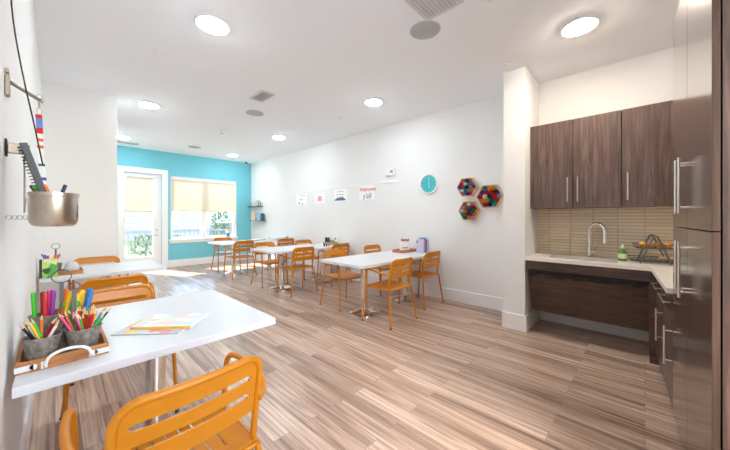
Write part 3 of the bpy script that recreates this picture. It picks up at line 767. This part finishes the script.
# ------------------------------------------------------------------ bucket table (left foreground)
TX0, TX1, TY0, TY1 = -.10, .157, 1.643, 1.93
TC = ((TX0 + TX1) / 2, (TY0 + TY1) / 2)
tr = wtray(TC[0], TC[1], .74, (TX1 - TX0) / 2, (TY1 - TY0) / 2, .042, 'wooden_tray', 'wooden tray with a white curved handle holding three buckets on the nearest left table', 0)
hy = -(TY1 - TY0) / 2
LEA = C((236, 232, 226))
pts = smooth_path([(-.055, hy - .008, .015), (-.045, hy - .02, .05), (-.01, hy - .026, .066), (.03, hy - .026, .066), (.065, hy - .02, .05), (.075, hy - .008, .015)], 2)
a = MB().tube(pts, .0058, 10); 
for x in (-.056, .076): a.box(x - .009, x + .009, hy - .004, hy, .004, .03)
hd = a.build('strap_handle', LEA, tr, bevel=.001); hd['label'] = 'white leather strap handle'
a = MB()
for x in (-.056, .076): a.lathe([(.0035, 0), (.0035, .003)], 10, 0, at(x, hy - .0045, .012, RX))
a.build('rivet', DARK, hd)
for sx, nm in ((-1, 'corner_bracket'), (1, 'corner_bracket')):
    a = MB(); x0 = sx * (TX1 - TX0) / 2
    a.box(min(x0, x0 - sx * .045), max(x0, x0 - sx * .045), hy - .003, hy, .008, .028); a.lathe([(.01, 0), (.01, .003)], 14, 0, at(x0 - sx * .045, hy, .018, RX))
    a.box(min(x0, x0 + sx * .002), max(x0, x0 + sx * .002), hy - .003, hy + .045, .008, .028)
    a.build('corner_bracket', C((222, 222, 218)), tr)
BZ = .7485
def bucket(x, y, rt, rb, h, lb, oval=1, ring=None, z=BZ):
    t = thing('galvanised_bucket', lb, 'bucket', (x, y, z), 0, 'weathered metal buckets')
    Sx = Matrix.Diagonal((oval, 1, 1, 1))
    th = .0025
    MB().lathe([(rb, 0), (rt, h), (rt - th, h), (rb - th, .004), (.001, .004)], 36, 0, Sx).build('pail', GALV, t)
    MB().tube([(oval * rt * math.cos(2 * PI * i / 36), rt * math.sin(2 * PI * i / 36), h) for i in range(36)], .0032, 8, closed=True).build('rim', GALV, t)
    if ring:
        px, py, zt, rr = ring
        MB().box(px - .007, px + .007, py - .002, py + .002, .004, zt).build('post', IRON, t)
        MB().tube([(px + rr * 1.0 * math.cos(2 * PI * i / 28), py, zt + rr * .9 + rr * .9 * math.sin(2 * PI * i / 28)) for i in range(28)],   .0022, 8, closed=True).build('ring_handle', IRON, t)
    return t
BL = (-.034, 1.717); BRr = (.083, 1.725); BK = (.02, 1.855)
bucket(*BL, .053, .043, .10, 'galvanised bucket at the front left of the wooden tray')
bucket(*BRr, .058, .043, .10, 'galvanised bucket at the front right of the wooden tray with small ring handle', 1, (-.026, .05, .252, .018))
bucket(*BK, .058, .048, .150, 'wide oval galvanised tub behind the two front buckets on the tray', 1.65, (.0, .0, .278, .031))
PW = C((226, 190, 140))
def pencil(base, top, r, c, lb, grp, kind='pencil', tip=None, cat=None):
    """a stick from base to top (world); tip part up"""
    b = Vector(base); e = Vector(top); d_ = (e - b); L = d_.length; q = d_.to_track_quat('Z', 'Y')
    t = thing(kind, lb, cat or kind, b, 0, grp); t.rotation_mode = 'QUATERNION'; t.rotation_quaternion = q
    if kind == 'pencil':
        MB().lathe([(r, 0), (r, L - .018)], 6).build('barrel', C(c), t, smooth=False)
        MB().lathe([(r, L - .018), (.0012, L)], 8).build('sharpened_tip', PW, t)
        MB().lathe([(.0014, L - .003), (.0005, L + .001)], 6).build('lead', C(c), t)
    else:
        MB().lathe([(r, 0), (r, L - .045)], 12).build('barrel', C(c), t)
        MB().lathe([(r * 1.08, L - .045), (r * 1.08, L - .004), (r * .8, L)], 12).build('cap', C(tip or c), t)
PC = {'green': (70, 190, 50), 'black': (30, 30, 32), 'yellow': (244, 196, 30), 'orange': (238, 120, 30), 'red': (205, 36, 40), 'maroon': (130, 26, 40), 'pink': (232, 60, 130), 'purple': (150, 60, 160), 'blue': (40, 130, 205), 'teal': (20, 120, 90), 'white': (238, 236, 230), 'brown': (128, 74, 40), 'navy': (40, 50, 90)}
def sticks(center, zbase, spec, where, kind='pencil', r=.0036, up=0):
    for cn, bx, by, tx, ty, tz in spec:
        k_ = 'felt marker' if kind == 'marker' else 'coloured pencil'
        pencil((center[0] + bx, center[1] + by, zbase), (center[0] + tx, center[1] + ty, tz + up), r, PC[cn], '%s %s standing in the %s' % (cn, k_, where), '%s %ss in the %s' % (cn, k_, where), kind)
ZB = BZ + .006
# front-left bucket
sticks(BL, ZB, [('black', .02, .01, -.058, -.004, .885), ('black', .012, -.005, -.048, .02, .895), ('yellow', .02, -.012, -.034, -.004, .892), ('white', .024, 0, -.042, .012, .885), ('green', .028, .006, -.03, .018, .897), ('orange', -.006, .02, -.002, .02, .905),
                ('maroon', -.03, 0, .034, .004, .885), ('red', -.02, .012, .04, .016, .888), ('red', -.028, -.01, .046, .002, .88), ('white', -.02, -.02, .044, -.012, .876)], 'front-left bucket', 'pencil', .005, .02)
# front-right bucket: a crowd of pencils
random.seed(11); spec = []
cols = ['red', 'white', 'red', 'orange', 'red', 'pink', 'red', 'red', 'maroon', 'teal', 'green', 'navy', 'red', 'white', 'brown', 'yellow', 'purple', 'red', 'teal', 'pink', 'navy', 'green', 'red', 'brown', 'blue', 'maroon']
for i, cn in enumerate(cols):
    a_ = 2 * PI * i / len(cols) * 3.4; rr = .014 + .042 * ((i * 7) % 27) / 27
    spec.append((cn, .02 * math.cos(a_ + 2), .02 * math.sin(a_ + 2), rr * math.cos(a_) * 1.15 - .014, rr * math.sin(a_), .885 + .022 * random.random()))
spec += [('yellow', .0, .0, .026, .006, .905), ('yellow', .006, .008, .033, .012, .912), ('yellow', .002, -.01, .024, -.006, .898), ('orange', .004, .016, .038, .014, .900), ('blue', -.02, .01, .076, .02, .893), ('blue', -.022, .0, .068, .012, .885), ('white', -.018, -.005, .078, .004, .890), ('teal', -.022, .0, .088, -.002, .886), ('green', -.02, -.01, .066, -.008, .868)]
sticks(BRr, ZB, spec, 'front-right bucket', 'pencil', .0046, .024)
# rear tub: markers
sticks(BK, ZB, [('green', -.075, .0, -.082, -.01, .925), ('maroon', -.055, .0, -.056, -.008, .922), ('red', -.05, -.015, -.048, -.02, .918), ('pink', -.045, .015, -.036, .006, .925), ('purple', -.035, 0, -.024, -.01, .924), ('orange', -.02, .012, .008, .008, .922), ('orange', -.022, -.012, .02, -.006, .918), ('yellow', -.01, -.018, .026, -.02, .91)], 'rear oval tub', 'marker', .0075, .075)
sticks(BK, ZB, [('yellow', .03, .01, .068, .012, .925), ('yellow', .02, 0, .055, .0, .915), ('blue', .05, .01, .092, .014, .927), ('blue', .05, -.01, .096, -.002, .918), ('green', .02, .02, .045, .018, .91)], 'rear oval tub', 'marker', .009, .055)
t = thing('scissors', 'green-handled scissors standing in the rear oval tub', 'scissors', (BK[0] + .03, BK[1] - .02, ZB + .045))
for s_ in (-1, 1): MB().tube([(.012 * s_ + .014 * math.cos(2 * PI * i / 18), s_ * .0005, .128 + .014 * math.sin(2 * PI * i / 18)) for i in range(18)], .0035, 8, closed=True).build('handle', C((60, 180, 70)), t)
box(-.005, .005, -.001, .001, .0, .113).build('blade', STEEL, t)
# magazines
CV1 = patch('pastel_cover', [(250, 248, 245), (222, 232, 230), (246, 214, 205), (250, 250, 248), (244, 232, 190), (214, 226, 236)], 16)
CV2 = patch('bright_cover', [(240, 214, 110), (240, 150, 150), (220, 222, 222), (246, 190, 120), (200, 206, 210)], 14)
def magazine(x, y, z, w, dd, th, rz, cm, spine, lb):
    t = thing('magazine', lb, 'magazine', (x, y, z), rz)
    box(-w / 2, w / 2, -dd / 2 + .002, dd / 2, .0, th - .0015).build('pages', PAPER, t, smooth=False)
    box(-w / 2, w / 2, -dd / 2 + .002, dd / 2, th - .0015, th).build('cover', cm, t, smooth=False)
    box(-w / 2, w / 2, -dd / 2, -dd / 2 + .002, 0, th).build('spine', C(spine), t, smooth=False)
an = math.atan2(-.197, .216)
magazine(.375, 1.848, .74, .31, .22, .005, an, CV2, (180, 184, 190), 'flat grey-edged picture magazine lying under another on the nearest left table')
magazine(.438, 1.863, .7455, .292, .205, .012, an, CV1, (232, 182, 60), 'pale picture book with a yellow spine lying on top of a magazine')
# items on the second left table
wtray(.05, 4.30, .74, .15, .11, .04, 'wooden_tray', 'small wooden tray on the second left-wall table', 0)
bucket(-.01, 4.31, .06, .048, .10, 'galvanised bucket with ring handle on the second left-wall table', 1, (.015, .0, .25, .03), .7485)
random.seed(5)
sticks((-.02, 4.31), .7545, [('purple', 0, 0, -.05, .01, .875), ('blue', .01, 0, -.07, -.01, .885), ('red', 0, .01, -.03, -.02, .868), ('yellow', -.01, 0, .02, .02, .868), ('pink', 0, -.01, .045, -.01, .87), ('orange', .01, .01, .03, -.025, .866), ('purple', -.02, 0, .055, .015, .872)], 'bucket on the second left-wall table', 'marker', .007, .07)
GRN = patch('green_cover', [(150, 205, 70), (90, 170, 70), (200, 226, 120), (40, 90, 50), (230, 236, 190)], 22)
book(-.032, 4.12, .74, .10, .018, .18, (140, 200, 70), 'green activity book standing in front of the second bucket', 0, cm=GRN)
book(-.094, 4.15, .74, .018, .05, .175, (60, 50, 46), 'dark narrow book standing left of the green activity book')
tag(MB().lathe([(.045, .0), (.062, .035), (.05, .085), (.034, .11), (.01, .10)], 9).build('crumpled_paper', C((206, 206, 212), .8), None, (.118, 4.29, .7485)), 'crumpled pale paper in the small wooden tray behind the green book', 'paper')

# ------------------------------------------------------------------ left wall utensil bars
BRK = mat('bronze_nickel', (160, 148, 132), .35, .9)
t = thing('hook_bar', 'upper steel wall bracket with a long peg', 'wall bracket', (XL, 1.61, 1.785))
box(.001, .012, -.018, .018, -.05, .022).build('plate', BRK, t, bevel=.002)
box(.001, .01, -.016, .016, .03, .042).build('tab', BRK, t)
MB().tube([(.012, 0, 0), (.078, .110, -.012)], .0065, 12).build('peg', BRK, t)
MB().lathe([(.0085, 0), (.0085, .012)], 12, 0, Matrix.Translation((.078, .110, -.012)) @ Vector((.066, .110, -.012)).to_track_quat('Z', 'Y').to_matrix().to_4x4()).build('end_cap', CHROME, t)
t = thing('hook_bar', 'lower steel wall bracket holding the hanging pot', 'wall bracket', (XL, 1.61, 1.555))
box(.001, .006, -.016, .016, -.03, .03).build('plate', DARK, t, bevel=.002)
box(.006, .058, -.012, .012, -.018, .016).build('arm', BRK, t, bevel=.002)
PX, PY, PZ = -.002, 1.60, 1.279
t = thing('hanging_pot', 'brushed steel pot hanging from the lower wall bracket', 'pot', (PX, PY, PZ))
MB().lathe([(.048, 0), (.058, .005), (.0645, .02), (.0655, .108), (.068, .110), (.068, .124), (.0635, .124), (.062, .02), (.001, .006)], 44).build('bowl', STEEL, t)
MB().tube([(-.069, 0, .10), (-.073, 0, .05), (-.073, 0, .20), (-.075, .01, .25)], .0025, 8).build('hanger', NICKEL, t)
MB().tube([(.0665 * math.cos(.35), -.0665 * math.sin(.35), .002 + .08), (.0662 * math.cos(.35), -.0662 * math.sin(.35), .03)], .0012, 6).build('seam', DARK, t)
t = thing('scroll_hook', 'chrome curly wire hook on the wall behind the pot', 'hook', (XL, 1.62, 1.312))
a = MB()
for i in range(4): a.tube([(.008 + i * .0125 + .007 * math.cos(2 * PI * j / 14), .0, .0065 * math.sin(2 * PI * j / 14)) for j in range(14)], .0018, 6, closed=True)
a.build('wire', CHROME, t)
# things in the pot
t = thing('spiral_notebook', 'slim grey spiral notebook leaning in the hanging pot', 'notebook', (-.002, 1.60, 1.295), 0)
t.rotation_euler = (0, math.radians(-15.5), 0)
box(-.008, .012, -.045, .03, 0, .285).build('cover', GREYBOOK, t, bevel=.001)
a = MB()
for i in range(18): a.tube([(-.010 + .005 * math.cos(2 * PI * j / 10), -.045 + .005 * math.sin(2 * PI * j / 10), .08 + i * .0112) for j in range(10)], .0014, 6, closed=True)
a.build('coil', BLACK, t)
def pm(cn, bx, by, tx, ty, tz): pencil((PX + bx, PY + by, PZ + .012), (PX + tx, PY + ty, tz + .028), .0055, PC[cn], '%s felt marker in the hanging steel pot' % cn, '%s markers in the hanging pot' % cn, 'marker')
for q in (('green', .02, -.02, -.05, -.035, 1.398), ('orange', .025, -.03, -.025, -.04, 1.402), ('blue', .03, -.01, -.038, -.02, 1.392), ('maroon', .01, .02, -.058, .0, 1.40), ('navy', -.01, .03, .03, .02, 1.41), ('white', -.01, .0, -.045, .03, 1.43)): pm(*q)
# striped lanyard
k = NT('striped_ribbon'); c = k.n('ShaderNodeTexCoord'); sp = k.n('ShaderNodeSeparateXYZ'); k.l(c.outputs['Object'], sp.inputs[0])
mp = k.n('ShaderNodeMapRange'); mp.inputs[1].default_value = -.36; mp.inputs[2].default_value = -.05; k.l(sp.outputs['Z'], mp.inputs[0])
W_, R_, B_, O_ = lin((240, 238, 234)), lin((214, 40, 48)), lin((110, 140, 205)), lin((226, 110, 60))
st = [(0, W_), (.12, lin((70, 90, 170))), (.16, W_), (.3, lin((60, 120, 130))), (.33, W_), (.53, O_), (.57, W_), (.62, O_), (.66, W_), (.72, R_), (.80, B_), (.92, R_)]
k.l(k.ramp(mp.outputs[0], st, 'CONSTANT'), k.p.inputs['Base Color']); k.p.inputs['Roughness'].default_value = .8
RIB = k.mat
t = thing('lanyard', 'red, white and blue striped lanyard hanging from the upper peg into the pot', 'lanyard', (-.042, 1.72, 1.775))
a = MB(); pr = [(-.002, 0, -.06), (0, 0, -.1), (.004, -.03, -.22), (.014, -.08, -.36)]
for s0, s1 in zip(pr, pr[1:]):
    w_ = .009
    v = [(s0[0] - w_, s0[1], s0[2]), (s0[0] + w_, s0[1], s0[2]), (s1[0] + w_, s1[1], s1[2]), (s1[0] - w_, s1[1], s1[2])]
    a.add(v + [(x, y + .003, z) for x, y, z in v], [(0, 1, 2, 3), (7, 6, 5, 4), (0, 4, 5, 1), (1, 5, 6, 2), (2, 6, 7, 3), (3, 7, 4, 0)])
a.build('ribbon', RIB, t, smooth=False)
a = MB(); a.tube([(.008 * math.cos(2 * PI * j / 14), 0, .008 + .010 * math.sin(2 * PI * j / 14)) for j in range(14)], .0016, 6, closed=True); a.tube([(0, 0, -.002), (0, 0, -.035)], .0035, 8); a.tube([(.007 * math.cos(2 * PI * j / 14), 0, -.047 + .012 * math.sin(2 * PI * j / 14)) for j in range(14)], .0016, 6, closed=True)
a.build('clip', NICKEL, t)
a = MB(); a.tube(smooth_path([(-.108, 1.585, 2.14), (-.10, 1.585, 1.98), (-.075, 1.58, 1.79), (-.052, 1.58, 1.65), (-.042, 1.575, 1.58), (-.030, 1.575, 1.50)], 2), .0022, 8)
cd = tag(a.build('cord', BLACK, None, (0, 0, 0)), 'thin dark cord slanting down the left wall in front of the peg', 'cord')
a = MB(); a.tube([(XL + .001, 1.585, 2.14), (-.108, 1.585, 2.14)], .004, 8); tag(a.build('wall_pin', BLACK), 'small dark pin holding the cord on the left wall', 'pin')

# ------------------------------------------------------------------ outside
GR = mat('sunlit_lawn', (92, 100, 66), .95, noise=.25, scale=6)
PATIO = mat('patio_concrete', (140, 140, 138), .9)
k = NT('pale_siding'); c = k.n('ShaderNodeTexCoord'); sp = k.n('ShaderNodeSeparateXYZ'); k.l(c.outputs['Object'], sp.inputs[0])
wv = k.n('ShaderNodeMath', operation='FRACT'); ml = k.n('ShaderNodeMath', operation='MULTIPLY'); ml.inputs[1].default_value = 5; k.l(sp.outputs['Z'], ml.inputs[0]); k.l(ml.outputs[0], wv.inputs[0])
k.l(k.ramp(wv.outputs[0], [(0, lin((56, 60, 66))), (.16, lin((92, 95, 98))), (1, lin((100, 102, 104)))]), k.p.inputs['Base Color']); k.p.inputs['Roughness'].default_value = .8
SID = k.mat
o = box(-14, 20, YF + 2.2, 30, -.12, -.02).build('ground_lawn', GR); struct(o)
o = box(-6, 14, YF + .2, YF + 2.2, -.12, -.01).build('ground_patio', PATIO); struct(o)
t = thing('neighbour_building', 'pale sided building beyond the patio railing', 'building', (2, 21, -.02))
box(-14, 16, 0, 6, 0, 3.4).build('wall', SID, t, smooth=False)
for x in (-5, -1.5, 2.2, 5.5):
    f_ = box(x, x + 1.1, -.03, -.001, 1.0, 2.4).build('window', TRIM, t, smooth=False); box(x + .07, x + 1.03, -.035, -.03, 1.07, 2.33).build('pane', C((150, 165, 180), .2), f_, smooth=False)
t = thing('patio_railing', 'white patio railing with thin balusters outside the glass door', 'railing', (2.4, 10.9, -.01))
RL = C((112, 114, 118))
box(-4, 4, -.025, .025, .88, .93).build('top_rail', RL, t); box(-4, 4, -.02, .02, .1, .14).build('bottom_rail', RL, t)
for i in range(61): box(-3.99 + i * .133 - .01, -3.99 + i * .133 + .01, -.01, .01, .14, .88).build('baluster', RL, t, smooth=False)
for x in (-4, -1.33, 1.33, 4): box(x - .04, x + .04, .026, .1, 0, 1.0).build('post', RL, t, smooth=False)
struct(box(-10, 14, -16, YB - .2, -.12, -.02).build('bounce_ground', mat('pale_bounce_ground', (226, 228, 230), .9)))  # unseen pale ground, added to bounce sky light in through the rear window
# shrub of many leaves
def shrub(x, y, z, rx, h, n, lb, c=(58, 98, 50)):
    t = thing('shrub', lb, 'shrub', (x, y, z))
    random.seed(int(x * 100)); a = MB()
    for i in range(n):
        zz = random.random(); rad = rx * math.sqrt(max(0, 1 - (1.7 * zz - .7) ** 2)) * random.uniform(.4, 1); an = random.uniform(0, 2 * PI)
        M = Matrix.Translation((rad * math.cos(an), rad * math.sin(an), .12 + zz * (h - .12))) @ Matrix.Rotation(random.uniform(0, 6.3), 4, 'Z') @ Matrix.Rotation(random.uniform(-1.2, 1.2), 4, 'X')
        a.add([(0, -.05, 0), (.022, 0, .006), (0, .06, 0), (-.022, 0, .006)], [(0, 1, 2, 3)], 0, M)
    a.build('foliage', mat('leaf_' + str(int(x * 10)), c, .7, noise=.3, scale=12), t, smooth=False)
    MB().tube([(0, 0, 0), (.02, 0, h * .6)], [.03, .015], 8).build('stem', C((96, 74, 56)), t)
shrub(4.35, 11.6, -.02, .42, 1.75, 1500, 'tall green shrub seen through the right window pane')
for x, y, rx, h in ((2.1, 12.2, .5, .75), (3.1, 12.4, .5, .7)): shrub(x, y, -.02, rx, h, 700, 'low pale shrub outside the %s' % ('left window pane' if x < 2.5 else 'window mullion'), (105, 122, 84))
t = thing('toy_figure', 'small red, white and blue toy standing on the window sill at the right', 'toy', (3.62, YF + .035, WZ0 + .0125))
MB().lathe([(.04, 0), (.05, .06), (.035, .1)], 16).build('base', C((70, 100, 180)), t); MB().lathe([(r, z + .15) for r, z in ball(.055)], 16).build('body', C((236, 230, 230)), t); MB().lathe([(.045, .19), (.02, .24), (.005, .25)], 14).build('cap', C((222, 70, 70)), t)

# ------------------------------------------------------------------ light
w = bpy.data.worlds.new('sky'); S.world = w; w.use_nodes = True
nt = w.node_tree; bg = nt.nodes['Background']
sky = nt.nodes.new('ShaderNodeTexSky'); sky.sky_type = 'NISHITA'; sky.sun_disc = False; sky.sun_elevation = math.radians(41); sky.sun_rotation = math.radians(200); sky.air_density = 1; sky.dust_density = 2
nt.links.new(sky.outputs[0], bg.inputs[0]); bg.inputs[1].default_value = 1.05
sl = bpy.data.lights.new('sun', 'SUN'); sl.energy = 10; sl.angle = math.radians(.6); sl.color = (1, .97, .92)
so = bpy.data.objects.new('sun', sl); COL.objects.link(so); so.location = (-3, 14, 8)
so.rotation_euler = Vector((.44, -1, -.87)).to_track_quat('-Z', 'Y').to_euler()

# ------------------------------------------------------------------ camera
cam = bpy.data.cameras.new('camera'); co = bpy.data.objects.new('camera', cam); COL.objects.link(co)
FPX = 294.618
cam.sensor_width = 36; cam.sensor_fit = 'HORIZONTAL'; cam.lens = FPX / 730 * 36; cam.shift_y = -7 / 730; cam.clip_start = .01
co.location = (0, 0, 1.31); co.rotation_euler = (PI / 2, 0, -math.radians(46.4573))
S.camera = co
S.view_settings.view_transform = 'Standard'; S.view_settings.look = 'None'; S.view_settings.exposure = 1.0; S.view_settings.gamma = 1; S.view_settings.use_curve_mapping = False
S.cycles.max_bounces = 12; S.cycles.diffuse_bounces = 8; S.cycles.glossy_bounces = 4; S.cycles.transparent_max_bounces = 12; S.cycles.sample_clamp_indirect = 8
S.cycles.use_denoising = True; S.cycles.caustics_reflective = False; S.cycles.caustics_refractive = False
